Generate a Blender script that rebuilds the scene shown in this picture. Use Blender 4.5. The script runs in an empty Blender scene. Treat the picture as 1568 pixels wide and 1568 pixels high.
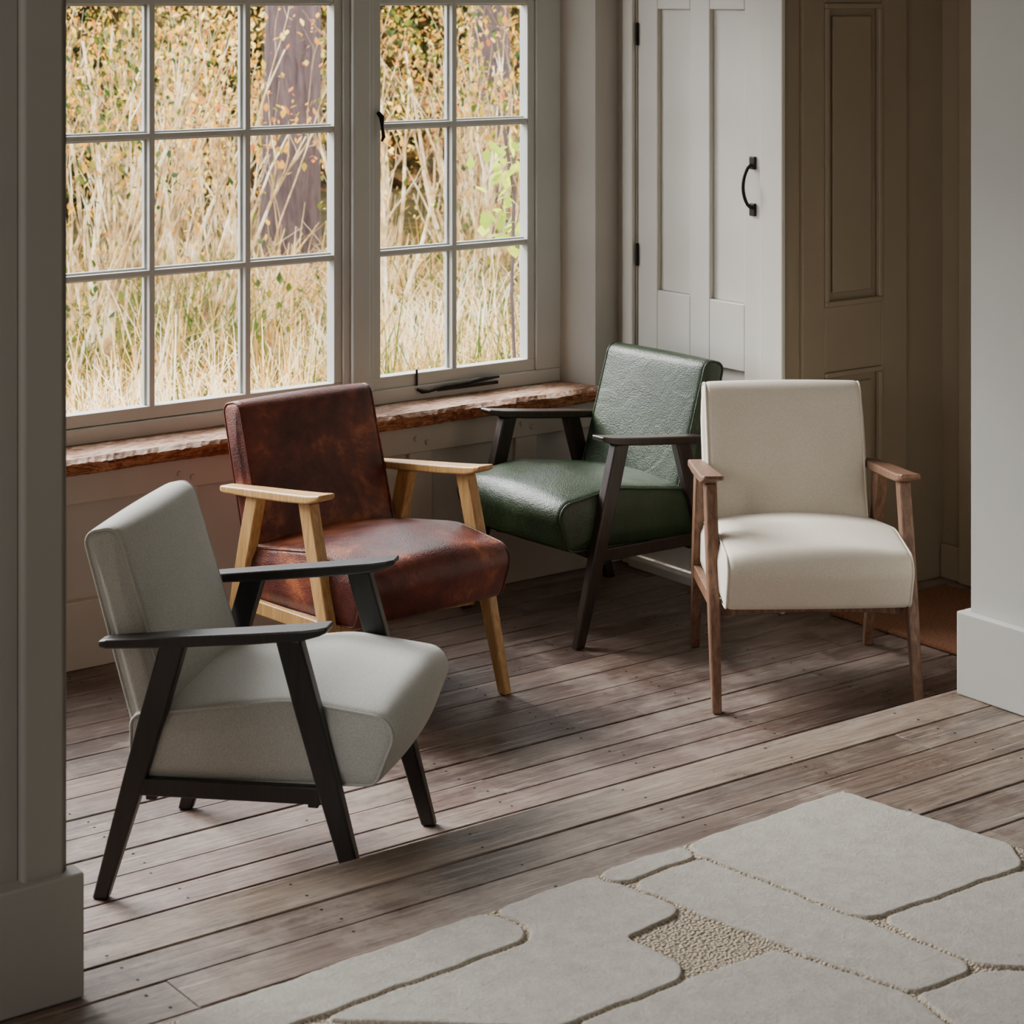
import bpy, bmesh, math, random
import numpy as np
from mathutils import Vector, Matrix
random.seed(7)
scene=bpy.context.scene
COL=scene.collection
try:
    scene.view_settings.view_transform='AgX'; scene.view_settings.look='None'
except Exception as e: print(e)

# ---------------------------------------------------------------- helpers
def link(o,parent=None):
    COL.objects.link(o)
    if parent is not None: o.parent=parent
    return o
def empty(name,loc=(0,0,0),rz=0):
    e=bpy.data.objects.new(name,None); e.location=loc; e.rotation_euler=(0,0,rz); e.empty_display_size=.1
    return link(e)
def mesh_obj(name,verts,faces,mats=None,parent=None,smooth=False,midx=None):
    m=bpy.data.meshes.new(name); m.from_pydata([tuple(v) for v in verts],[],faces); m.update()
    if mats:
        for k in (mats if isinstance(mats,(list,tuple)) else [mats]): m.materials.append(k)
    if midx is not None: m.polygons.foreach_set('material_index',midx)
    if smooth: m.polygons.foreach_set('use_smooth',[True]*len(m.polygons))
    o=bpy.data.objects.new(name,m); return link(o,parent)
def fixn(o):
    bm=bmesh.new(); bm.from_mesh(o.data); bmesh.ops.recalc_face_normals(bm,faces=bm.faces); bm.to_mesh(o.data); bm.free()
class MB:
    def __init__(s): s.v=[];s.f=[];s.m=[]
    def box(s,x0,x1,y0,y1,z0,z1,mi=0):
        b=len(s.v)
        s.v+=[(x0,y0,z0),(x1,y0,z0),(x1,y1,z0),(x0,y1,z0),(x0,y0,z1),(x1,y0,z1),(x1,y1,z1),(x0,y1,z1)]
        fs=[(0,3,2,1),(4,5,6,7),(0,1,5,4),(1,2,6,5),(2,3,7,6),(3,0,4,7)]
        s.f+=[tuple(b+i for i in f) for f in fs]; s.m+=[mi]*6
    def prism(s,poly,z0,z1,mi=0):
        b=len(s.v);n=len(poly)
        s.v+=[(x,y,z0) for x,y in poly]+[(x,y,z1) for x,y in poly]
        s.f.append(tuple(b+i for i in reversed(range(n)))); s.f.append(tuple(b+n+i for i in range(n)))
        s.m+=[mi]*2
        for i in range(n):
            j=(i+1)%n; s.f.append((b+i,b+j,b+n+j,b+n+i)); s.m.append(mi)
    def obj(s,name,mats,parent=None,bevel=0,seg=2):
        o=mesh_obj(name,s.v,s.f,mats,parent,midx=s.m)
        if bevel:
            md=o.modifiers.new('bev','BEVEL'); md.width=bevel; md.segments=seg; md.limit_method='ANGLE'
            md.harden_normals=False
        return o
def loft(name,secs,mat,parent,bevel=.003):
    v=[];f=[]
    n=len(secs[0])
    for s in secs: v+=s
    for i in range(len(secs)-1):
        for k in range(n):
            a=i*n+k;b=i*n+(k+1)%n
            f.append((a,b,b+n,a+n))
    f.append(tuple(reversed(range(n)))); f.append(tuple((len(secs)-1)*n+k for k in range(n)))
    o=mesh_obj(name,v,f,mat,parent); fixn(o)
    if bevel:
        md=o.modifiers.new('bev','BEVEL'); md.width=bevel; md.segments=3; md.limit_method='ANGLE'; md.angle_limit=math.radians(40)
    return o
def tube(name,pts,r,mat,parent=None,cyclic=False,radii=None,res=3):
    c=bpy.data.curves.new(name,'CURVE'); c.dimensions='3D'; c.bevel_depth=r; c.bevel_resolution=res; c.use_fill_caps=True
    sp=c.splines.new('POLY'); sp.points.add(len(pts)-1)
    for i,p in enumerate(pts):
        sp.points[i].co=(*p,1)
        sp.points[i].radius=radii[i] if radii else 1
    sp.use_cyclic_u=cyclic
    c.materials.append(mat)
    return link(bpy.data.objects.new(name,c),parent)

# ---------------------------------------------------------------- materials
def S(r,g,b):
    f=lambda c:((c/255+.055)/1.055)**2.4 if c/255>.04045 else c/255/12.92
    return (f(r),f(g),f(b),1)
def newmat(name):
    m=bpy.data.materials.new(name); m.use_nodes=True
    nt=m.node_tree; return m,nt,nt.nodes['Principled BSDF']
def node(nt,t,**kw):
    n=nt.nodes.new(t)
    for k,v in kw.items():
        if k in n.inputs: n.inputs[k].default_value=v
        else: setattr(n,k,v)
    return n
def coord(nt,scale=(1,1,1),kind='Object',rot=(0,0,0)):
    tc=nt.nodes.new('ShaderNodeTexCoord'); mp=nt.nodes.new('ShaderNodeMapping')
    mp.inputs['Scale'].default_value=scale; mp.inputs['Rotation'].default_value=rot
    nt.links.new(tc.outputs[kind],mp.inputs['Vector']); return mp.outputs['Vector']
def ramp(nt,fac,stops):
    r=nt.nodes.new('ShaderNodeValToRGB'); cr=r.color_ramp
    while len(cr.elements)<len(stops): cr.elements.new(.5)
    for e,(p,c) in zip(cr.elements,stops): e.position=p; e.color=c
    nt.links.new(fac,r.inputs[0]); return r.outputs[0]
def noise(nt,vec,scale,detail=4,rough=.55,dist=0):
    n=node(nt,'ShaderNodeTexNoise'); n.inputs['Scale'].default_value=scale; n.inputs['Detail'].default_value=detail
    n.inputs['Roughness'].default_value=rough; n.inputs['Distortion'].default_value=dist
    nt.links.new(vec,n.inputs['Vector']); return n.outputs['Fac']
def bump(nt,p,h,strength=.3,dist=.002):
    b=node(nt,'ShaderNodeBump'); b.inputs['Strength'].default_value=strength; b.inputs['Distance'].default_value=dist
    nt.links.new(h,b.inputs['Height']); nt.links.new(b.outputs[0],p.inputs['Normal'])
def mixc(nt,fac,a,b,mode='MIX'):
    m=nt.nodes.new('ShaderNodeMix'); m.data_type='RGBA'; m.blend_type=mode
    if isinstance(fac,(int,float)): m.inputs[0].default_value=fac
    else: nt.links.new(fac,m.inputs[0])
    for i,x in ((6,a),(7,b)):
        if isinstance(x,tuple): m.inputs[i].default_value=x
        else: nt.links.new(x,m.inputs[i])
    return m.outputs[2]
def mul(nt,a,k):
    n=node(nt,'ShaderNodeMath',operation='MULTIPLY'); nt.links.new(a,n.inputs[0]); n.inputs[1].default_value=k; return n.outputs[0]

def paint(name,c,rough=.5,var=.06,bs=.15):
    m,nt,p=newmat(name); v=coord(nt)
    n=noise(nt,v,2.5,5)
    d=tuple(x*(1-var) for x in c[:3])+(1,); l=tuple(min(1,x*(1+var)) for x in c[:3])+(1,)
    nt.links.new(ramp(nt,n,[(.3,d),(.7,l)]),p.inputs['Base Color']); p.inputs['Roughness'].default_value=rough
    bump(nt,p,noise(nt,v,60,4),bs,.001); return m
def fabric(name,c1,c2):
    m,nt,p=newmat(name); v=coord(nt,(1,1,1))
    wv=coord(nt,(300,1100,300)); wh=coord(nt,(1100,300,1100))
    a=noise(nt,wv,1,2); b=noise(nt,wh,1,2)
    mx=node(nt,'ShaderNodeMath',operation='ADD'); nt.links.new(a,mx.inputs[0]); nt.links.new(b,mx.inputs[1])
    hf=mul(nt,mx.outputs[0],.5)
    col=ramp(nt,hf,[(.34,c1),(.64,c2)])
    big=ramp(nt,noise(nt,v,5,3),[(.3,(.94,.94,.94,1)),(.7,(1,1,1,1))])
    nt.links.new(mixc(nt,1.0,col,big,'MULTIPLY'),p.inputs['Base Color'])
    p.inputs['Roughness'].default_value=.92; p.inputs['Sheen Weight'].default_value=.2
    bump(nt,p,hf,.45,.0011); return m
def leather(name,stops,rough=.38,scale=6,dist=1.2,offs=(0,0,0)):
    m,nt,p=newmat(name); v=coord(nt)
    mp=nt.nodes.new('ShaderNodeMapping'); mp.inputs['Location'].default_value=offs; nt.links.new(v,mp.inputs[0])
    col=ramp(nt,noise(nt,mp.outputs[0],scale,8,.68,dist),stops)
    nt.links.new(col,p.inputs['Base Color'])
    r=nt.nodes.new('ShaderNodeMapRange'); nt.links.new(noise(nt,v,11,5),r.inputs[0]); r.inputs[3].default_value=rough-.1; r.inputs[4].default_value=rough+.16
    nt.links.new(r.outputs[0],p.inputs['Roughness'])
    vo=node(nt,'ShaderNodeTexVoronoi'); vo.inputs['Scale'].default_value=260; nt.links.new(v,vo.inputs['Vector'])
    wr=noise(nt,v,13,6,.62,1.0)
    ad=node(nt,'ShaderNodeMath',operation='MULTIPLY_ADD'); nt.links.new(wr,ad.inputs[0]); ad.inputs[1].default_value=3.4; nt.links.new(vo.outputs['Distance'],ad.inputs[2])
    bump(nt,p,ad.outputs[0],.45,.0018); return m
def wood(name,c1,c2,rough=.45,sc=(14,14,1.2)):
    m,nt,p=newmat(name); v=coord(nt,sc)
    n=noise(nt,v,6,6,.65,.6)
    nt.links.new(ramp(nt,n,[(.32,c1),(.68,c2)]),p.inputs['Base Color']); p.inputs['Roughness'].default_value=rough
    bump(nt,p,n,.15,.001); return m

M_wall=paint('paint_wall',S(186,181,172),.6)
M_wall_shaded=paint('paint_wall_shaded',S(146,139,130),.6)  # same wall paint, darkened: shade on the near left wall put into the colour
M_dim=paint('paint_unseen_dark',S(90,92,88),.7)  # unseen walls made dark to cut light bounced onto the near left wall
M_panel=paint('paint_panelling',S(190,181,169),.5,.05)
M_door=paint('paint_door',S(206,202,193),.4,.04,.08)
M_alc=paint('paint_alcove',S(152,136,114),.5,.05)
M_ceil=paint('paint_ceiling',S(205,203,198),.8)
M_win=paint('paint_window',S(190,191,186),.4,.04,.05)
M_plaster=paint('plaster',S(188,187,180),.75,.04,.25)
M_iron,nt,p=newmat('wrought_iron'); p.inputs['Base Color'].default_value=S(34,31,29); p.inputs['Roughness'].default_value=.45; p.inputs['Metallic'].default_value=.6
M_dark,nt,p=newmat('dark_gap'); p.inputs['Base Color'].default_value=S(18,14,12); p.inputs['Roughness'].default_value=.9

def floor_mat(name,ca,cb,cc,rough,wornc):
    m,nt,p=newmat(name)
    at=node(nt,'ShaderNodeAttribute'); at.attribute_name='rnd'
    tc=nt.nodes.new('ShaderNodeTexCoord')
    off=node(nt,'ShaderNodeVectorMath',operation='MULTIPLY_ADD')
    cmb=node(nt,'ShaderNodeCombineXYZ'); 
    for i in range(3): nt.links.new(at.outputs['Fac'],cmb.inputs[i])
    nt.links.new(cmb.outputs[0],off.inputs[0]); off.inputs[1].default_value=(37,11,5); nt.links.new(tc.outputs['Object'],off.inputs[2])
    mp=nt.nodes.new('ShaderNodeMapping'); mp.inputs['Scale'].default_value=(1.0,18,18); nt.links.new(off.outputs[0],mp.inputs[0])
    g=noise(nt,mp.outputs[0],2.4,9,.72,1.4)
    grain=ramp(nt,g,[(.30,ca),(.5,cb),(.70,cc)])
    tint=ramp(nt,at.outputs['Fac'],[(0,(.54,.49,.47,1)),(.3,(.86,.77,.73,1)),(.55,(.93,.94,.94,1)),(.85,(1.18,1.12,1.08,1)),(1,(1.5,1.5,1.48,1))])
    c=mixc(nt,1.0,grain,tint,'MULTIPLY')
    w=noise(nt,tc.outputs['Object'],3.6,11,.8)
    c=mixc(nt,mul(nt,ramp(nt,w,[(.48,(0,0,0,1)),(.58,(1,1,1,1))]),.5),c,wornc)
    mp2=nt.nodes.new('ShaderNodeMapping'); mp2.inputs['Scale'].default_value=(1,3,1); mp2.inputs['Location'].default_value=(5,2,0); nt.links.new(tc.outputs['Object'],mp2.inputs[0])
    s=noise(nt,mp2.outputs[0],2.1,11,.8)
    c=mixc(nt,mul(nt,ramp(nt,s,[(.50,(0,0,0,1)),(.60,(1,1,1,1))]),.6),c,tuple(x*.55 for x in ca[:3])+(1,))
    mp3=nt.nodes.new('ShaderNodeMapping'); mp3.inputs['Scale'].default_value=(2.2,70,1); nt.links.new(off.outputs[0],mp3.inputs[0])
    sc=noise(nt,mp3.outputs[0],1.6,5,.7,.5)
    c=mixc(nt,mul(nt,ramp(nt,sc,[(.59,(0,0,0,1)),(.66,(1,1,1,1))]),.5),c,S(186,172,158))
    nt.links.new(c,p.inputs['Base Color'])
    r=nt.nodes.new('ShaderNodeMapRange'); nt.links.new(w,r.inputs[0]); r.inputs[1].default_value=.35; r.inputs[2].default_value=.65; r.inputs[3].default_value=rough-.1; r.inputs[4].default_value=rough+.2
    nt.links.new(r.outputs[0],p.inputs['Roughness'])
    bump(nt,p,g,.8,.0045); return m
M_floor=floor_mat('floor_planks',S(80,63,56),S(114,95,86),S(142,125,114),.34,S(152,138,127))
M_floor2=floor_mat('floor_planks_upper',S(80,66,57),S(110,95,83),S(136,121,108),.34,S(150,137,124))

def planks(name,x0,x1,y0,y1,ztop,w,mat,seed,gap=.0042,th=.02,first=None):
    rr=random.Random(seed); v=[];f=[];rn=[];mi=[]
    y=y1; row=0
    while y>y0:
        ww=w*rr.uniform(.88,1.1)
        ya=max(y-ww,y0); x=x0-rr.random()*1.5
        while x<x1:
            L=rr.uniform(1.3,3.0); xa=max(x,x0); xb=min(x+L,x1)
            if xb-xa>.02:
                b=len(v); g=gap*rr.uniform(.7,1.4)/2; dz=rr.uniform(-.002,.0); dz2=dz+rr.uniform(-.0008,.0008)
                X0,X1,Y0,Y1=xa+g*.4,xb-g*.4,ya+g,y-g; e=.0018
                zt=ztop+dz; zu=ztop+min(0,dz2)
                v+=[(X0,Y0,zt-th),(X1,Y0,zt-th),(X1,Y1,zt-th),(X0,Y1,zt-th),
                    (X0,Y0,zt-e),(X1,Y0,zt-e),(X1,Y1,zu-e),(X0,Y1,zu-e),
                    (X0+e*.3,Y0+e,zt),(X1-e*.3,Y0+e,zt),(X1-e*.3,Y1-e,zu),(X0+e*.3,Y1-e,zu)]
                fs=[(0,1,5,4),(1,2,6,5),(2,3,7,6),(3,0,4,7),(4,5,9,8),(5,6,10,9),(6,7,11,10),(7,4,8,11),(8,9,10,11)]
                rv=rr.random()*.85
                if first is not None and row==0: rv=first
                f+=[tuple(b+i for i in q) for q in fs]; rn+=[rv]*9; mi+=[0]*9
                xn=math.ceil(xa/.42)*.42
                while xn<xb:
                    for yy in (Y0+.03,Y1-.03):
                        if rr.random()<.8:
                            b=len(v); cx=xn+rr.uniform(-.01,.01); cy=yy+rr.uniform(-.006,.006); R=.0036
                            v+=[(cx+R*math.cos(k*math.pi/3),cy+R*math.sin(k*math.pi/3),max(zt,zu)+.0004) for k in range(6)]
                            f.append(tuple(b+k for k in range(6))); rn.append(0); mi.append(1)
                    xn+=.42
            x+=L
        y=ya; row+=1
        if y<=y0+1e-6: break
    b=len(v)
    v+=[(x0,y0,ztop-.012),(x1,y0,ztop-.012),(x1,y1-.004,ztop-.012),(x0,y1-.004,ztop-.012)]
    f.append((b,b+1,b+2,b+3)); rn.append(0); mi.append(1)
    o=mesh_obj(name,v,f,[mat,M_dark],midx=mi)
    a=o.data.attributes.new('rnd','FLOAT','FACE'); a.data.foreach_set('value',rn)
    return o

STEP=.16; YS=3.61; WY=5.54; DX=4.53
planks('floor_lower',-.1,5.6,3.5,5.66,0,.115,M_floor,3)
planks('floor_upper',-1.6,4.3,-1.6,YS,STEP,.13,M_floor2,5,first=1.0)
b=MB(); b.box(-1.6,4.3,YS-.03,YS-.012,0,STEP-.02); b.obj('step_riser',M_floor2)

# ---------------------------------------------------------------- walls
b=MB()
b.box(-.1,DX+.1,WY,WY+.3,-.3,.545)
b.box(-.1,.31,WY,WY+.3,.545,2.6)
b.box(.31,DX+.1,WY,WY+.3,2.3,2.6)
b.prism([(4.43,WY),(DX+.1,WY),(DX+.1,WY+.3),(4.385,WY+.3),(4.385,WY+.13)],.545,2.3)
b.obj('wall_window',M_wall)
b=MB()
b.box(-.1,DX,WY-.016,WY,.46,.545)
b.box(-.1,DX,WY-.026,WY,0,.19)
SX=[.2,.65,1.1,1.55,2.0,2.45,2.86,3.27,3.68,4.09,4.44]
for x in SX:
    b.box(x,x+.085,WY-.016,WY,.19,.46)
o=b.obj('trim_wainscot',M_panel,bevel=.003)
pv=[];pf=[]
for x in SX[:-1]:
    for dx,z in ((.022,.505),(.064,.49)):
        bb=len(pv)
        for yy,R in ((WY-.0165,.009),(WY-.023,.007)):
            pv+=[(x+dx+R*math.cos(t*math.pi/4),yy,z+R*math.sin(t*math.pi/4)) for t in range(8)]
        pf.append(tuple(bb+8+i for i in range(8)))
        for i in range(8):
            j=(i+1)%8; pf.append((bb+i,bb+j,bb+8+j,bb+8+i))
mesh_obj('trim_pegs',pv,pf,M_panel)

b=MB()
b.box(DX,DX+.15,5.446,WY+.05,0,2.6)
b.box(DX,DX+.15,4.841,5.446,2.02,2.6)
b.obj('wall_door',M_wall)
b=MB()
b.box(DX-.015,DX,5.452,5.505,0,2.06); b.box(DX-.015,DX,4.738,4.837,0,2.02); b.box(DX-.015,DX,4.738,5.452,2.02,2.09)
b.box(DX-.035,DX,4.842,5.448,0,.03)
b.obj('trim_door_casing',M_door,bevel=.004)
D1=empty('door_1')
b=MB()
f0=DX+.004; f1=DX+.04; pn=DX+.020
ys=[4.845,4.927,5.090,5.184,5.346,5.444]
for a,c in ((0,1),(2,3),(4,5)): b.box(f0,f1,ys[a],ys[c],.032,2.01)
for a,c in ((1,2),(3,4)):
    b.box(f0,f1,ys[a],ys[c],1.84,2.01); b.box(f0,f1,ys[a],ys[c],.71,.92); b.box(f0,f1,ys[a],ys[c],.032,.17)
    b.box(pn,f1-.001,ys[a],ys[c],.17,.71);b.box(pn,f1-.001,ys[a],ys[c],.92,1.84)
b.obj('leaf',M_door,D1,bevel=.003)
hp=[]
for t in range(13):
    u=t/12; z=1.225+.135*u; hp.append((DX-.006-.034*math.sin(math.pi*u)**.6,4.885,z))
tube('pull_handle',hp,.0055,M_iron,D1)
b=MB(); b.box(DX-.004,DX+.006,4.872,4.898,1.345,1.385); b.box(DX-.004,DX+.006,4.872,4.898,1.20,1.24); b.obj('handle_plates',M_iron,D1,bevel=.003)
b=MB(); 
for z in (1.72,.99): b.box(DX-.008,DX+.006,5.439,5.444,z,z+.075)
b.obj('hinges',M_iron,D1,bevel=.002)

AY=4.75
b=MB(); b.box(DX,5.24,AY,AY+.09,0,2.6); b.obj('wall_alcove',M_alc)
b=MB()
xs=[4.652,4.694,4.944,5.003]
b.box(4.60,xs[1],AY-.014,AY-.0005,0,2.1); b.box(xs[2],5.06,AY-.014,AY-.0005,0,2.1)
for z0,z1 in ((0,.18),(.716,.92),(1.86,2.1)): b.box(xs[1],xs[2],AY-.014,AY-.0005,z0,z1)
for z0,z1 in ((.18,.716),(.92,1.86)):
    w=.016
    b.box(xs[1],xs[2],AY-.021,AY-.004,z0,z0+w); b.box(xs[1],xs[2],AY-.021,AY-.004,z1-w,z1)
    b.box(xs[1],xs[1]+w,AY-.021,AY-.004,z0+w,z1-w); b.box(xs[2]-w,xs[2],AY-.021,AY-.004,z0+w,z1-w)
    b.box(xs[1]+.04,xs[2]-.04,AY-.009,AY-.0005,z0+.04,z1-.04)
b.obj('alcove_door',M_alc,bevel=.003)  # panelled door in the alcove, modelled flat against the wall
b=MB(); b.box(5.24,5.45,3.56,AY+.1,0,2.6); b.obj('wall_right_lower',M_alc)
b=MB(); b.box(5.215,5.24,4.60,4.66,0,2.2); b.box(5.225,5.24,3.62,4.60,0,.11); b.box(5.225,5.24,4.66,4.745,0,.11); b.obj('trim_alcove',M_alc,bevel=.003)

b=MB(); b.box(-1.6,1.555,3.43,YS,STEP,2.6); b.obj('wall_left',M_wall_shaded)
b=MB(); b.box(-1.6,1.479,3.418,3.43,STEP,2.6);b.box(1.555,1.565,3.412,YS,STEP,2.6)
b.obj('trim_left_lining',M_wall_shaded,bevel=.003)
b=MB(); b.box(1.479,1.555,3.400,3.43,STEP,2.6); b.obj('trim_left_architrave',M_wall_shaded,bevel=.006)
b=MB(); b.box(-1.6,1.584,3.382,3.430,STEP,STEP+.214); b.obj('baseboard_left',M_wall_shaded,bevel=.004)
b=MB(); b.box(4.03,5.3,-1.6,3.56,0,2.6); b.obj('wall_right',M_plaster)
b=MB(); b.box(4.005,4.03,-1.6,3.585,STEP,STEP+.205); b.box(4.03,5.24,3.56,3.585,STEP,STEP+.205); b.obj('baseboard_right',M_plaster,bevel=.004)
b=MB(); b.box(-1.6,4.03,-1.75,-1.6,0,2.6); b.obj('wall_back',M_dim)
b=MB(); b.box(-1.75,-1.6,-1.75,YS,0,2.6); b.obj('wall_left_upper',M_dim)  # unseen wall, added to keep sky light off the near left wall
b=MB(); b.box(-.2,-.1,YS,WY+.3,-.1,2.6); b.obj('wall_left_lower',M_wall)
b=MB(); b.box(-1.75,5.6,-1.75,WY+.3,2.6,2.7); b.obj('ceiling',M_ceil)

# ---------------------------------------------------------------- sill
def sillmat(name,stops,xs):
    m,nt,p=newmat(name); v=coord(nt,(xs,12,14)); n=noise(nt,v,3,9,.8,2.0)
    nt.links.new(ramp(nt,n,stops),p.inputs['Base Color']); p.inputs['Roughness'].default_value=.5; bump(nt,p,n,1,.008); return m
M_sill=sillmat('sill_wood',[(.36,S(96,48,30)),(.46,S(178,112,76)),(.53,S(220,186,156)),(.66,S(236,222,204))],3.4)
M_sille=sillmat('sill_wood_edge',[(.36,S(70,32,20)),(.47,S(160,86,52)),(.58,S(212,142,94)),(.7,S(236,200,160))],3.0)
v=[];f=[];mi=[];N=340; XS0=.3
rr=random.Random(2)
for i in range(N+1):
    x=XS0+(4.432-XS0)*i/N
    w1=.006*math.sin(x*7)+.006*math.sin(x*23+1)+rr.uniform(-.004,.004); w2=.005*math.sin(x*11+2)+rr.uniform(-.004,.004)
    v+=[(x,WY+.14,.546),(x,WY-.034+w2,.546),(x,WY-.046+w1,.553+rr.uniform(-.002,.002)),(x,WY-.044+w1*.8,.580+rr.uniform(-.002,.002)),(x,WY-.028+w2,.592+.001*math.sin(x*31)),(x,WY+.14,.592)]
for i in range(N):
    for k in range(6):
        a=i*6+k;bq=i*6+(k+1)%6; f.append((a,a+6,bq+6,bq)); mi.append(1 if k in (1,2) else 0)
f.append((0,1,2,3,4,5)); f.append(tuple(N*6+k for k in (5,4,3,2,1,0))); mi+=[1,1]
o=mesh_obj('window_sill',v,f,[M_sill,M_sille],midx=mi); fixn(o)

# ---------------------------------------------------------------- windows
M_glass,nt,p=newmat('window_glass'); nt.nodes.remove(p)
tr=node(nt,'ShaderNodeBsdfTransparent'); gl=node(nt,'ShaderNodeBsdfGlossy'); gl.inputs['Roughness'].default_value=.02
mx=nt.nodes.new('ShaderNodeMixShader'); mx.inputs[0].default_value=.03
nt.links.new(tr.outputs[0],mx.inputs[1]); nt.links.new(gl.outputs[0],mx.inputs[2]); nt.links.new(mx.outputs[0],nt.nodes['Material Output'].inputs[0])
def sash(name,x0,x1,z0,z1,vb,hb,st,bot,fx0,fx1):
    E=empty(name)
    b=MB()
    b.box(fx0,fx1,5.668,5.76,.592,.638); b.box(fx0,fx1,5.668,5.76,2.25,2.3)
    b.box(fx0,x0-st,5.668,5.76,.638,2.25); b.box(x1+st,fx1,5.668,5.76,.638,2.25)
    b.obj('frame',M_win,E,bevel=.004)
    b=MB()
    b.box(x0-st,x1+st,5.678,5.722,z0-bot,z0); b.box(x0-st,x1+st,5.678,5.722,z1,z1+.03)
    b.box(x0-st,x0,5.678,5.722,z0,z1); b.box(x1,x1+st,5.678,5.722,z0,z1)
    for x in vb:
        b.box(x-.016,x+.016,5.700,5.716,z0,z1); b.box(x-.009,x+.009,5.680,5.700,z0,z1)
    for z in hb:
        b.box(x0,x1,5.7005,5.7155,z-.014,z+.014); b.box(x0,x1,5.6805,5.7005,z-.008,z+.008)
    b.obj('sash',M_win,E,bevel=.002)
    mesh_obj('glass',[(x0,5.708,z0),(x1,5.708,z0),(x1,5.708,z1),(x0,5.708,z1)],[(0,1,2,3)],M_glass,E)
    return E
HB=[1.068,1.470,1.866]
W1=sash('window_1',.36,3.50,.677,2.22,[.64,.957,1.275,1.595,1.915,2.235,2.555,2.875,3.196],HB,.028,.037,.31,3.585)
W2=sash('window_2',3.672,4.252,.677,2.22,[3.958],HB,.030,.040,3.585,4.385)
b=MB(); b.box(3.552,3.618,5.650,5.668,.592,2.3); b.obj('trim_mullion',M_win,bevel=.006)
tube('stay_bar',[(3.80,5.664,.628),(3.815,5.655,.620),(3.84,5.655,.618),(3.90,5.655,.626),(4.0,5.655,.63),(4.06,5.655,.636),(4.12,5.658,.636)],.006,M_iron,W2,radii=[.6,1.2,.8,.9,.9,1.3,.6])
b=MB(); b.box(3.88,4.12,5.660,5.669,.612,.622); b.obj('stay_plate',M_iron,W2,bevel=.002)
tube('stay_pegs',[(3.805,5.672,.638),(3.805,5.672,.69)],.004,M_iron,W2)
tube('fastener',[(3.658,5.67,1.515),(3.662,5.655,1.50),(3.66,5.65,1.47),(3.664,5.648,1.44),(3.662,5.655,1.425)],.006,M_iron,W2,radii=[1.2,1.6,.8,1.1,.6])

# ---------------------------------------------------------------- door mat
M_mat,nt,p=newmat('coir'); v=coord(nt); n=noise(nt,v,140,5,.7)
nt.links.new(ramp(nt,n,[(.3,S(84,50,32)),(.7,S(150,98,64))]),p.inputs['Base Color']); p.inputs['Roughness'].default_value=1; bump(nt,p,n,1,.004)
b=MB(); b.box(4.63,5.14,3.9,4.65,0.0005,.014); b.obj('doormat',M_mat,bevel=.005)

# ---------------------------------------------------------------- chairs
def round_poly(pts,seg=7):
    out=[];n=len(pts)
    for i in range(n):
        p=Vector(pts[i][:2]); r=pts[i][2]; a=Vector(pts[i-1][:2]); c=Vector(pts[(i+1)%n][:2])
        u=(a-p).normalized(); w=(c-p).normalized(); ang=u.angle(w); t=r/math.tan(ang/2)
        p1=p+u*t; p2=p+w*t; cen=p+(u+w).normalized()*(r/math.sin(ang/2))
        a1=math.atan2(p1.y-cen.y,p1.x-cen.x); a2=math.atan2(p2.y-cen.y,p2.x-cen.x); d=(a2-a1+math.pi)%(2*math.pi)-math.pi
        for k in range(seg+1):
            th=a1+d*k/seg; out.append(Vector((cen.x+r*math.cos(th),cen.y+r*math.sin(th))))
    res=[]
    for i in range(len(out)):
        p=out[i];q=out[(i+1)%len(out)];res.append(p)
        L=(q-p).length; k=int(L/.025)
        for j in range(1,k+1): res.append(p+(q-p)*j/(k+1))
    return res
def cushion(name,prof,w,mat,parent,r=.016,crown_fn=None,bulge=.008):
    P=round_poly(prof); n=len(P)
    nor=[]
    area=sum(P[i].x*P[(i+1)%n].y-P[(i+1)%n].x*P[i].y for i in range(n)); sg=1 if area>0 else -1
    for i in range(n):
        t=P[(i+1)%n]-P[i-1]; nor.append(Vector((t.y,-t.x)).normalized()*sg)
    cen=sum(P,Vector((0,0)))/n
    hw=w/2; st=[]
    for k in range(6):
        a=math.pi/2*k/5; st.append((-hw+r-r*math.sin(math.pi/2-a) ,r*(1-math.sin(a))))
    nx=16
    inner=[(-hw+r+(2*hw-2*r)*k/nx,0) for k in range(1,nx)]
    st=st+inner+[(-x,i) for x,i in reversed(st)]
    v=[];f=[]
    for x,ins in st:
        for i in range(n):
            q=P[i]-nor[i]*ins
            cx=max(0,1-(x/hw)**2)
            dy,dz=(crown_fn(q.x,q.y,nor[i]) if crown_fn else (0,0))
            v.append((x,q.x+dy*cx,q.y+dz*cx))
    m=len(st)
    for s in range(m-1):
        for i in range(n):
            a=s*n+i;bq=s*n+(i+1)%n; f.append((a,bq,bq+n,a+n))
    for side,base,x0 in ((-1,0,-hw),(1,(m-1)*n,hw)):
        prev=base; K=6
        for k in range(1,K):
            fr=1-k/K; bs=len(v)
            for i in range(n):
                q=P[i]-nor[i]*r; q=cen+(q-cen)*fr
                v.append((x0+side*bulge*math.sin(math.pi/2*min(1,k/3)),q.x,q.y))
            for i in range(n):
                j=(i+1)%n
                f.append((prev+i,prev+j,bs+j,bs+i) if side>0 else (prev+j,prev+i,bs+i,bs+j))
            prev=bs
        v.append((x0+side*bulge,cen.x,cen.y)); c=len(v)-1
        for i in range(n):
            j=(i+1)%n; f.append((prev+i,prev+j,c) if side>0 else (prev+j,prev+i,c))
    o=mesh_obj(name,v,f,mat,parent,smooth=True); fixn(o)
    for side in (-1,1):
        pts=[(side*(hw-r*.22),(P[i]-nor[i]*(r*.20)).x,(P[i]-nor[i]*(r*.20)).y) for i in range(n)]
        tube(name+'_piping',pts,.0032,mat,parent,cyclic=True,res=2)
    return o

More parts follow.
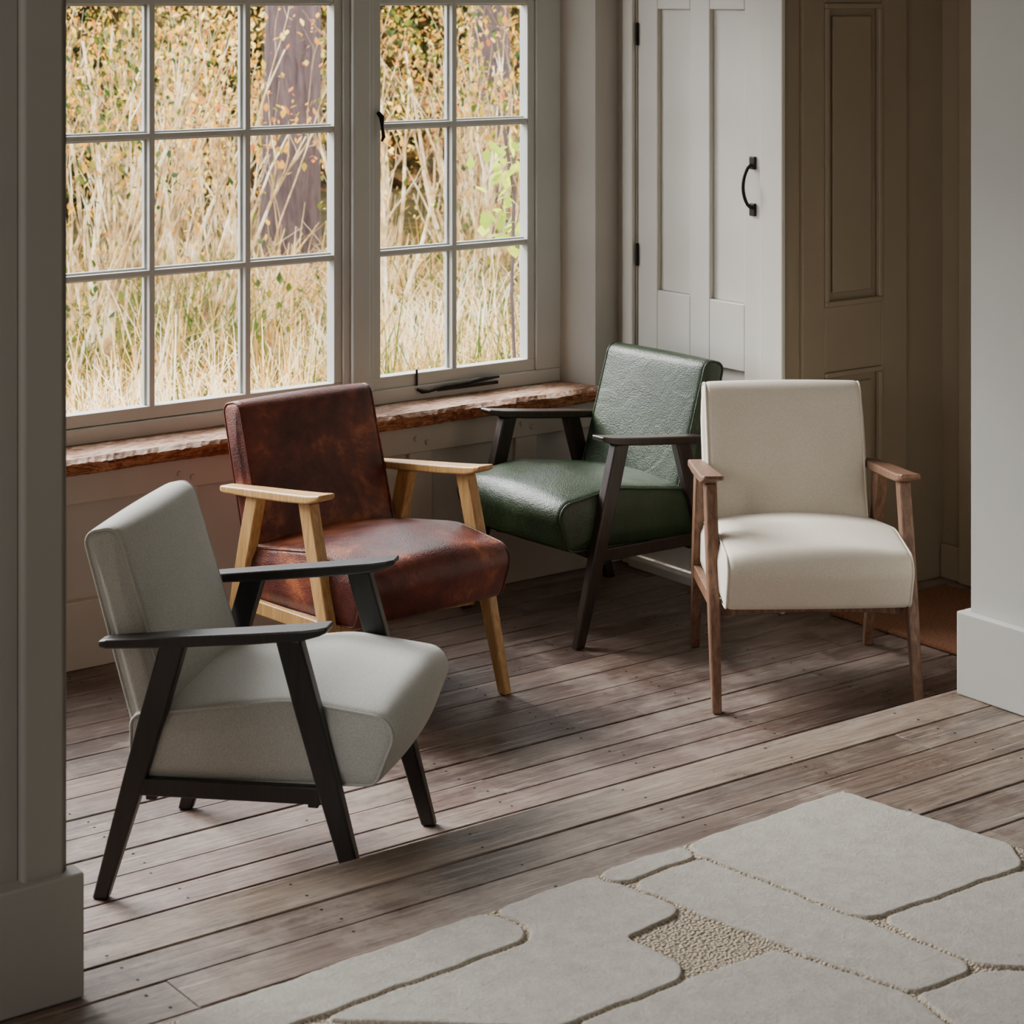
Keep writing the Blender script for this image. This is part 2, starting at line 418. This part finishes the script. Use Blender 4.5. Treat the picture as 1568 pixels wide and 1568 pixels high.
FYH=.288
def chair(center,fwd,M_c,M_w,scale=1.0):
    rz=math.atan2(fwd[1],fwd[0])-math.pi/2
    E=empty('armchair',(center[0],center[1],0),rz); E.scale=(scale,)*3
    seat=[(-.23,.245,.03),(.303,.270,.03),(.358,.412,.046),(.12,.438,.3),(-.23,.385,.03)]
    def cr(y,z,nn):
        t=max(0,nn.y); return (.016*max(0,nn.x),.022*t)
    cushion('seat_cushion',seat,.495,M_c,E,r=.02,crown_fn=cr)
    back=[(-.205,.262,.02),(-.115,.30,.03),(-.262,.772,.035),(-.345,.752,.03)]
    def cb(y,z,nn):
        return (.012*max(0,nn.x),.004*max(0,nn.y))
    cushion('back_cushion',back,.455,M_c,E,r=.018,crown_fn=cb)
    ztr,ztf=.550,.577
    def arm_z(y): return ztr+(ztf-ztr)*(y+.12)/.24
    for s,sn in ((-1,'left'),(1,'right')):
        xr=s*.252; xf=s*.267
        def X(y): return xr+(xf-xr)*(y+.28)/.56
        for nm,yb,yt in (('front',FYH,.125),('rear',-FYH,-.125)):
            zt=arm_z(yt)-.008
            secs=[]
            for u in (0,.25,.5,.75,1):
                z=zt*u; y=yb+(yt-yb)*u; hx=.0125+.0035*min(1,u*1.6); hy=.0165+.011*min(1,u*1.5)
                x=X(yb)+(X(yt)-X(yb))*u
                secs.append([(x-hx,y-hy,z),(x+hx,y-hy,z),(x+hx,y+hy,z),(x-hx,y+hy,z)])
            loft('leg_%s_%s'%(nm,sn),secs,M_w,E,.005)
        secs=[]
        for y,hw_,th,dz in ((-.288,.018,.015,-.003),(-.27,.022,.020,-.001),(-.12,.026,.024,.0),(.05,.029,.024,0),(.16,.031,.022,.001),(.195,.030,.017,.003),(.212,.026,.012,.004)):
            z=arm_z(y)+dz; x=X(y)
            zt2=z+.012; zb=zt2-th
            secs.append([(x-hw_,y,zb),(x+hw_,y,zb),(x+hw_,y,zt2),(x-hw_,y,zt2)])
        loft('armrest_'+sn,secs,M_w,E,.005)
        def ly(z,yb,yt): return yb+(yt-yb)*z/.55
        x=X(0)-s*.002
        secs=[[(x-.01,y,z-.018),(x+.01,y,z-.018),(x+.01,y,z+.018),(x-.01,y,z+.018)] for y,z in ((ly(.25,-FYH,-.125),.242),(ly(.25,FYH,.125),.252))]
        loft('side_rail_'+sn,secs,M_w,E,.003)
    for nm,y,z in (('front',.17,.238),('rear',-.18,.228)):
        secs=[]
        for k in range(9):
            u=-1+2*k/8; h=.018-.005*(1-u*u)
            secs.append([(u*.25,y-.011,z+.018-2*h),(u*.25,y+.011,z+.018-2*h),(u*.25,y+.011,z+.018),(u*.25,y-.011,z+.018)])
        loft('cross_rail_'+nm,secs,M_w,E,.002)
    return E

M_grey=fabric('grey_fabric',S(158,159,153),S(210,210,202))
M_cream=fabric('cream_linen',S(202,191,173),S(232,222,205))
M_brown=leather('brown_leather',[(.3,S(46,20,18)),(.45,S(84,38,32)),(.54,S(114,56,42)),(.62,S(172,98,62))],.38,4.2,.25,(.3,.1,.2))
M_green=leather('green_leather',[(.3,S(28,40,24)),(.55,S(44,60,38)),(.8,S(66,80,54))],.34,4,.6)
M_wblack=wood('black_wood',S(24,21,20),S(40,35,33),.38)
M_wdark=wood('dark_wood',S(34,25,21),S(58,44,38),.38)
M_oak=wood('oak_wood',S(172,128,76),S(212,170,112),.42)
M_walnut=wood('walnut_wood',S(90,62,46),S(144,108,84),.42)
a=math.radians(-48)
chair((2.332,4.043),(math.cos(a),math.sin(a)),M_grey,M_wblack)
chair((3.115,4.913),(.07,-1),M_brown,M_oak)
chair((4.085,5.12),(-1,-.04),M_green,M_wdark)
chair((4.142,4.281),(-.56,-.828),M_cream,M_walnut)

# ---------------------------------------------------------------- carved rug
cells=[
[(2.831,3.236),(3.28,3.256),(3.345,2.86),(3.282,2.777),(2.893,2.779),(2.86,2.812),(2.815,3.182)],
[(2.650,3.166),(2.787,3.170),(2.809,3.146),(2.871,2.562),(2.847,2.529),(2.735,2.529),(2.714,2.554),(2.617,3.127)],
[(2.602,3.232),(2.808,3.236),(2.799,3.193),(2.640,3.174),(2.590,3.203)],
[(1.657,3.182),(2.312,3.215),(2.333,3.131),(2.300,3.087),(1.790,3.068),(1.644,3.092)],
[(2.344,3.215),(2.579,3.228),(2.618,3.042),(2.585,3.013),(2.453,2.991),(2.459,2.840),(2.431,2.808),(2.165,2.796),(1.861,3.043),(2.302,3.069),(2.344,3.122)],
[(2.488,2.787),(2.638,2.781),(2.703,2.514),(2.650,2.350),(2.20,2.36),(2.155,2.715),(2.19,2.775)],
[(2.912,2.765),(3.266,2.751),(3.33,2.69),(3.38,2.44),(3.012,2.432),(2.893,2.536),(2.890,2.736)],
[(2.723,2.512),(2.860,2.512),(2.985,2.42),(3.38,2.42),(3.40,2.06),(2.72,2.06),(2.672,2.10),(2.667,2.337)],
[(1.84,3.035),(2.13,2.79),(2.13,2.40),(1.60,2.38),(1.60,3.03)],
[(1.02,3.13),(1.60,3.165),(1.60,3.06),(1.56,2.62),(1.06,2.60)],
[(1.07,2.57),(1.56,2.58),(1.57,2.10),(1.09,2.08)],
[(1.60,2.35),(2.64,2.33),(2.64,1.98),(1.60,1.96)],
]
def chaikin(P,it=2):
    for _ in range(it):
        Q=[]
        for i in range(len(P)):
            a=P[i];b_=P[(i+1)%len(P)]; L=math.dist(a,b_); t=min(.25,.014/L if L>0 else .25)
            Q.append((a[0]+(b_[0]-a[0])*t,a[1]+(b_[1]-a[1])*t)); Q.append((b_[0]-(b_[0]-a[0])*t,b_[1]-(b_[1]-a[1])*t))
        P=Q
    return P
GX,GYn=700,420
gx=np.linspace(0,1,GX+1); gy=np.linspace(0,1,GYn+1)
q00=np.array([1.02,1.85]);q10=np.array([3.50,1.92]);q11=np.array([3.30,3.280]);q01=np.array([.98,3.172])
U,V=np.meshgrid(gx,gy)
XX=(1-U)*(1-V)*q00[0]+U*(1-V)*q10[0]+U*V*q11[0]+(1-U)*V*q01[0]
YY=(1-U)*(1-V)*q00[1]+U*(1-V)*q10[1]+U*V*q11[1]+(1-U)*V*q01[1]
rs=np.random.RandomState(3)
XW=XX+.002*np.sin(YY*31+XX*9)+.0012*np.sin(YY*83); YW=YY+.002*np.sin(XX*27+1)+.0012*np.sin(XX*71)
d1=np.full(XX.shape,1e3); d2=np.full(XX.shape,1e3)
for P in cells:
    P=np.array(chaikin(P,2)); d=np.full(XX.shape,1e3); ins=np.zeros(XX.shape,bool)
    for i in range(len(P)):
        a=P[i];c_=P[(i+1)%len(P)]; e=c_-a
        t=np.clip(((XW-a[0])*e[0]+(YW-a[1])*e[1])/(e@e+1e-12),0,1)
        d=np.minimum(d,np.hypot(XW-a[0]-t*e[0],YW-a[1]-t*e[1]))
        cond=((a[1]>YW)!=(c_[1]>YW)); den=c_[1]-a[1]
        if abs(den)<1e-9: den=1e-9
        xi=(c_[0]-a[0])*(YW-a[1])/den+a[0]
        ins^=(cond&(XW<xi))
    sd=np.where(ins,-d,d)
    d2=np.minimum(d2,np.maximum(d1,sd)); d1=np.minimum(d1,sd)
sdist=np.minimum(.010-d1,(d2-d1)/2-.0034)
tt=np.clip(sdist/.006,0,1); hgt=.010+.006*np.sqrt(1-(1-tt)**2)
hgt+=rs.uniform(-.0005,.0005,hgt.shape)
edge=np.minimum(np.minimum(U,1-U)*GX,np.minimum(V,1-V)*GYn)
hgt=np.where(edge<1,.002,np.where(edge<2,hgt*.85,hgt))
ny_,nx_=XX.shape
vv=np.stack([XX.ravel(),YY.ravel(),(STEP+hgt).ravel()],1)
idx=np.arange(ny_*nx_).reshape(ny_,nx_)
ff=np.stack([idx[:-1,:-1].ravel(),idx[:-1,1:].ravel(),idx[1:,1:].ravel(),idx[1:,:-1].ravel()],1)
me=bpy.data.meshes.new('rug'); me.from_pydata(vv.tolist(),[],ff.tolist()); me.update()
me.polygons.foreach_set('use_smooth',[True]*len(me.polygons))
a=me.attributes.new('pile','FLOAT','POINT'); a.data.foreach_set('value',np.clip(tt*1.6,0,1).ravel())
M_rug,nt,p=newmat('rug_wool'); v=coord(nt)
at=node(nt,'ShaderNodeAttribute'); at.attribute_name='pile'
n1=noise(nt,v,150,6,.8); n2=noise(nt,v,22,7,.75)
vo=node(nt,'ShaderNodeTexVoronoi'); vo.inputs['Scale'].default_value=150; nt.links.new(v,vo.inputs['Vector'])
pile=ramp(nt,n2,[(.3,S(204,197,184)),(.7,S(232,226,214))])
pile=mixc(nt,1.0,pile,ramp(nt,n1,[(.3,(.82,.82,.82,1)),(.6,(1,1,1,1))]),'MULTIPLY')
loop=ramp(nt,vo.outputs['Distance'],[(.0,S(214,200,178)),(.7,S(146,130,108))])
nt.links.new(mixc(nt,at.outputs['Fac'],loop,pile),p.inputs['Base Color'])
p.inputs['Roughness'].default_value=1; p.inputs['Sheen Weight'].default_value=.1
hm=nt.nodes.new('ShaderNodeMix'); nt.links.new(at.outputs['Fac'],hm.inputs[0]); nt.links.new(vo.outputs['Distance'],hm.inputs[2])
ad=node(nt,'ShaderNodeMath',operation='ADD'); nt.links.new(n1,ad.inputs[0]); nt.links.new(n2,ad.inputs[1]); nt.links.new(ad.outputs[0],hm.inputs[3])
bump(nt,p,hm.outputs[0],1,.009)
me.materials.append(M_rug); link(bpy.data.objects.new('rug',me))

# ---------------------------------------------------------------- exterior
def attrmat(name,stops,trans=.4):
    m,nt,p=newmat(name); at=node(nt,'ShaderNodeAttribute'); at.attribute_name='rnd'
    c=ramp(nt,at.outputs['Fac'],stops); nt.links.new(c,p.inputs['Base Color']); p.inputs['Roughness'].default_value=.8
    t=node(nt,'ShaderNodeBsdfTranslucent'); nt.links.new(c,t.inputs[0]); mx=nt.nodes.new('ShaderNodeMixShader'); mx.inputs[0].default_value=trans
    nt.links.new(p.outputs[0],mx.inputs[1]); nt.links.new(t.outputs[0],mx.inputs[2]); nt.links.new(mx.outputs[0],nt.nodes['Material Output'].inputs[0]); return m
GZ=-.3
M_ground,nt,p=newmat('garden_ground'); v=coord(nt); n=noise(nt,v,1.6,9,.75)
nt.links.new(ramp(nt,n,[(.35,S(24,30,12)),(.5,S(66,58,26)),(.68,S(120,86,44))]),p.inputs['Base Color']); p.inputs['Roughness'].default_value=1; p.inputs['Specular IOR Level'].default_value=.1
mesh_obj('garden_ground',[(-20,5.84,GZ),(40,5.84,GZ),(40,50,GZ),(-20,50,GZ)],[(0,1,2,3)],M_ground)
M_hedge,nt,p=newmat('hedge_foliage'); v=coord(nt)
n1=noise(nt,v,.45,4,.6); n2=noise(nt,v,4,9,.8)
ca=ramp(nt,n2,[(.34,S(10,18,8)),(.47,S(34,50,20)),(.56,S(92,90,36)),(.7,S(186,150,64))])
cbb=ramp(nt,n2,[(.36,S(22,20,14)),(.48,S(64,50,34)),(.6,S(140,94,50)),(.74,S(214,162,92))])
nt.links.new(mixc(nt,ramp(nt,n1,[(.42,(0,0,0,1)),(.58,(1,1,1,1))]),ca,cbb),p.inputs['Base Color']); p.inputs['Roughness'].default_value=1; p.inputs['Specular IOR Level'].default_value=.1
rr=random.Random(4)
v=[];f=[];NX=160;NZ=30
for i in range(NX+1):
    for k in range(NZ+1):
        x=-2+32*i/NX; z=GZ+6.5*k/NZ
        y=20.5+1.0*math.sin(x*.5)+.6*math.sin(x*1.7+z)+rr.uniform(-.35,.35)+.25*z
        v.append((x+rr.uniform(-.08,.08),y,z))
for i in range(NX):
    for k in range(NZ):
        a=i*(NZ+1)+k; f.append((a,a+NZ+1,a+NZ+2,a+1))
mesh_obj('hedge',v,f,M_hedge)
M_bark,nt,p=newmat('bark'); v=coord(nt,(9,9,1.5)); n=noise(nt,v,2,7,.7,.5)
nt.links.new(ramp(nt,n,[(.3,S(54,42,44)),(.7,S(120,98,96))]),p.inputs['Base Color']); bump(nt,p,n,1,.03); p.inputs['Roughness'].default_value=1
tube('tree_trunk',[(8.05,13.7,GZ),(8.07,13.7,.4),(8.10,13.72,1.6),(8.08,13.7,3),(8.12,13.7,6)],.21,M_bark,radii=[1.25,1.05,1,.95,.8],res=6)
tube('tree_trunk',[(10.6,14.6,GZ),(10.6,14.6,.6),(10.55,14.7,3),(10.5,14.7,6)],.16,M_bark,radii=[1.2,1,1,.8],res=5)
M_stem,nt,p=newmat('pale_stems'); v=coord(nt); n=noise(nt,v,4,5,.7)
nt.links.new(ramp(nt,n,[(.36,S(110,84,50)),(.5,S(210,176,116)),(.62,S(252,242,212))]),p.inputs['Base Color']); p.inputs['Roughness'].default_value=.7
ST=empty('shrub_thicket')
c=bpy.data.curves.new('stems','CURVE'); c.dimensions='3D'; c.bevel_depth=.0085; c.bevel_resolution=0
rr=random.Random(11)
tips=[]
def stem(p,d,L,r,lvl):
    n=7; pts=[p.copy()]; q=p.copy(); d=d.normalized()
    for i in range(n):
        d=(d+Vector((rr.uniform(-.17,.17),rr.uniform(-.17,.17),rr.uniform(-.0,.14)))).normalized()
        q=q+d*L/n; pts.append(q.copy())
    sp=c.splines.new('POLY'); sp.points.add(n)
    for i,pp in enumerate(pts): sp.points[i].co=(*pp,1); sp.points[i].radius=r*(1-.75*i/n)
    tips.extend(pts[2:])
    if lvl>0:
        for _ in range(3 if lvl==2 else 2):
            k=rr.randint(1,n-1); a=rr.uniform(0,6.28)
            stem(pts[k],d+Vector((math.cos(a)*.5,math.sin(a)*.5,.2)),L*rr.uniform(.3,.5),r*.5*(1-.5*k/n),lvl-1)
for _ in range(52):
    y=rr.uniform(10.4,16.5); x=y*rr.uniform(.36,.86)
    if abs(x/y-.59)<.03 and rr.random()<.8: continue
    for s in range(rr.randint(3,7)):
        a=rr.uniform(0,6.28); l=rr.uniform(.03,.36)
        stem(Vector((x+math.cos(a)*.08,y+math.sin(a)*.08,GZ)),Vector((math.cos(a)*l,math.sin(a)*l,1)),rr.uniform(1.2,2.1),rr.uniform(1.1,2.8),2)
c.materials.append(M_stem)
link(bpy.data.objects.new('stems',c),ST)
def leaves(name,centres,smin,smax,mat,rf,parent=None):
    v=[];f=[];rn=[]
    for p in centres:
        s=rr.uniform(smin,smax); R=Matrix.Rotation(rr.uniform(0,6.28),3,'Z')@Matrix.Rotation(rr.uniform(-1.4,1.4),3,'X')
        b0=len(v)
        for q in ((0,-1,0),(.55,-.2,.1),(.35,.5,.05),(0,1,0),(-.35,.5,.05),(-.55,-.2,.1)):
            v.append(p+R@(Vector(q)*s))
        f.append(tuple(range(b0,b0+6))); rn.append(rf(p))
    o=mesh_obj(name,v,f,mat,parent); a=o.data.attributes.new('rnd','FLOAT','FACE'); a.data.foreach_set('value',rn); return o
M_leaf=attrmat('autumn_leaf',[(0,S(40,66,18)),(.26,S(108,120,34)),(.45,S(226,172,46)),(.64,S(186,104,48)),(.8,S(234,180,70)),(1,S(250,220,124))],.5)
cs=[]
for _ in range(19000):
    t=rr.choice(tips)
    if t.z<.9 and rr.random()<.7: continue
    cs.append(t+Vector((rr.gauss(0,.09),rr.gauss(0,.09),rr.gauss(0,.09))))
for _ in range(12000):
    y=rr.uniform(14.2,18.0); x=y*rr.uniform(.36,.86); cs.append(Vector((x,y,rr.triangular(.1,2.6,1.7))))
def leafhue(p):
    base=.52+.34*math.sin(p.x*1.9+p.y*.7)
    return min(1,max(0,base+rr.uniform(-.35,.35)))
leaves('autumn_leaves',cs,.013,.034,M_leaf,leafhue,ST)
cs=[]
for _ in range(13):
    y=rr.uniform(9.9,13); x=y*rr.uniform(.38,.84); R=rr.uniform(.15,.32)
    for k in range(240):
        cs.append(Vector((x+rr.gauss(0,R),max(9.5,y+rr.gauss(0,R*.6)),max(GZ+.02,GZ+R*1.3+rr.gauss(0,R*.7)))))
leaves('green_undergrowth',cs,.018,.036,M_leaf,lambda p:rr.uniform(0,.30),ST)
CP=empty('climbing_plant',(5.05,6.86,GZ))
cs=[Vector((rr.gauss(0,.07),rr.gauss(0,.07),rr.uniform(1.15,1.64))) for _ in range(80)]
M_leafg=attrmat('climber_leaf',[(0,S(150,176,40)),(1,S(216,224,80))],.5)
leaves('leaves',cs,.028,.048,M_leafg,lambda p:rr.random(),CP)
loft('stem',[[(x-.005,y-.005,z),(x+.005,y-.005,z),(x+.005,y+.005,z),(x-.005,y+.005,z)] for x,y,z in ((.01,.02,0),(.05,.02,.5),(0,-.01,1),(.02,0,1.4),(-.03,0,1.65))],M_bark,CP,0)
M_grass=attrmat('dry_grass',[(0,S(62,92,26)),(.2,S(140,126,56)),(.42,S(214,160,84)),(.66,S(246,218,152)),(1,S(255,246,220))],.4)
def grass(name,num,ya,yb,hm_,parent):
    v=[];f=[];rn=[]
    for _ in range(num):
        cy=rr.uniform(ya,yb); cx=cy*rr.uniform(.36,.88); hue=rr.random()*.85+.2*math.sin(cx*2); H=rr.uniform(.35,.8)*hm_
        if rr.random()<.14: hue=-.25
        for k in range(28):
            a=rr.uniform(0,6.28); l=rr.uniform(.05,.8); h=H*rr.uniform(.6,1.15); w=rr.uniform(.003,.0095)
            bx=cx+rr.gauss(0,.08); by=cy+rr.gauss(0,.08); b0=len(v)
            for j in range(5):
                u=j/4; off=l*h*u*u; ww=w*(1-u*.8)
                px=bx+math.cos(a)*off; py=by+math.sin(a)*off; pz=GZ+h*(u-.3*l*u*u*2)
                v+=[(px-ww*.8,py+ww*.6,pz),(px+ww*.8,py-ww*.6,pz)]
            for j in range(4):
                f.append((b0+2*j,b0+2*j+1,b0+2*j+3,b0+2*j+2)); rn.append(min(1,max(0,hue*.8+rr.uniform(-.08,.45))))
    o=mesh_obj(name,v,f,M_grass,parent); a=o.data.attributes.new('rnd','FLOAT','FACE'); a.data.foreach_set('value',rn)
grass('grass_tufts',280,7.4,8.6,1.05,None)
grass('tall_grass',200,9.9,13.0,1.05,ST)

# ---------------------------------------------------------------- light
w=bpy.data.worlds.new('World'); scene.world=w; w.use_nodes=True
bg=w.node_tree.nodes['Background']; bg.inputs[0].default_value=(.94,.965,1,1); bg.inputs[1].default_value=5.9
sun=bpy.data.lights.new('sun','SUN'); sun.energy=15.5; sun.angle=math.radians(38); sun.color=(1,.98,.95)
so=link(bpy.data.objects.new('sun',sun)); so.rotation_euler=Vector((.26,-1,-.75)).to_track_quat('-Z','Y').to_euler()
al=bpy.data.lights.new('side_window_light','AREA'); al.shape='RECTANGLE'; al.size=2.2; al.size_y=1.4; al.energy=80; al.color=(1,.985,.965)
ao=link(bpy.data.objects.new('side_window_light',al)); ao.location=(-1.5,1.6,1.7); ao.rotation_euler=Vector((1,-.15,-.2)).to_track_quat('-Z','Z').to_euler()

# ---------------------------------------------------------------- camera
cam=bpy.data.cameras.new('camera'); co=link(bpy.data.objects.new('camera',cam))
cam.lens=75.07; cam.sensor_width=36; cam.shift_y=-.5
co.location=(0,0,1.87); co.rotation_euler=(math.pi/2,0,-math.atan2(.5936,.8048))
cam.dof.use_dof=True; cam.dof.focus_distance=5.5; cam.dof.aperture_fstop=9
cam.clip_start=.05; cam.clip_end=200
scene.camera=co
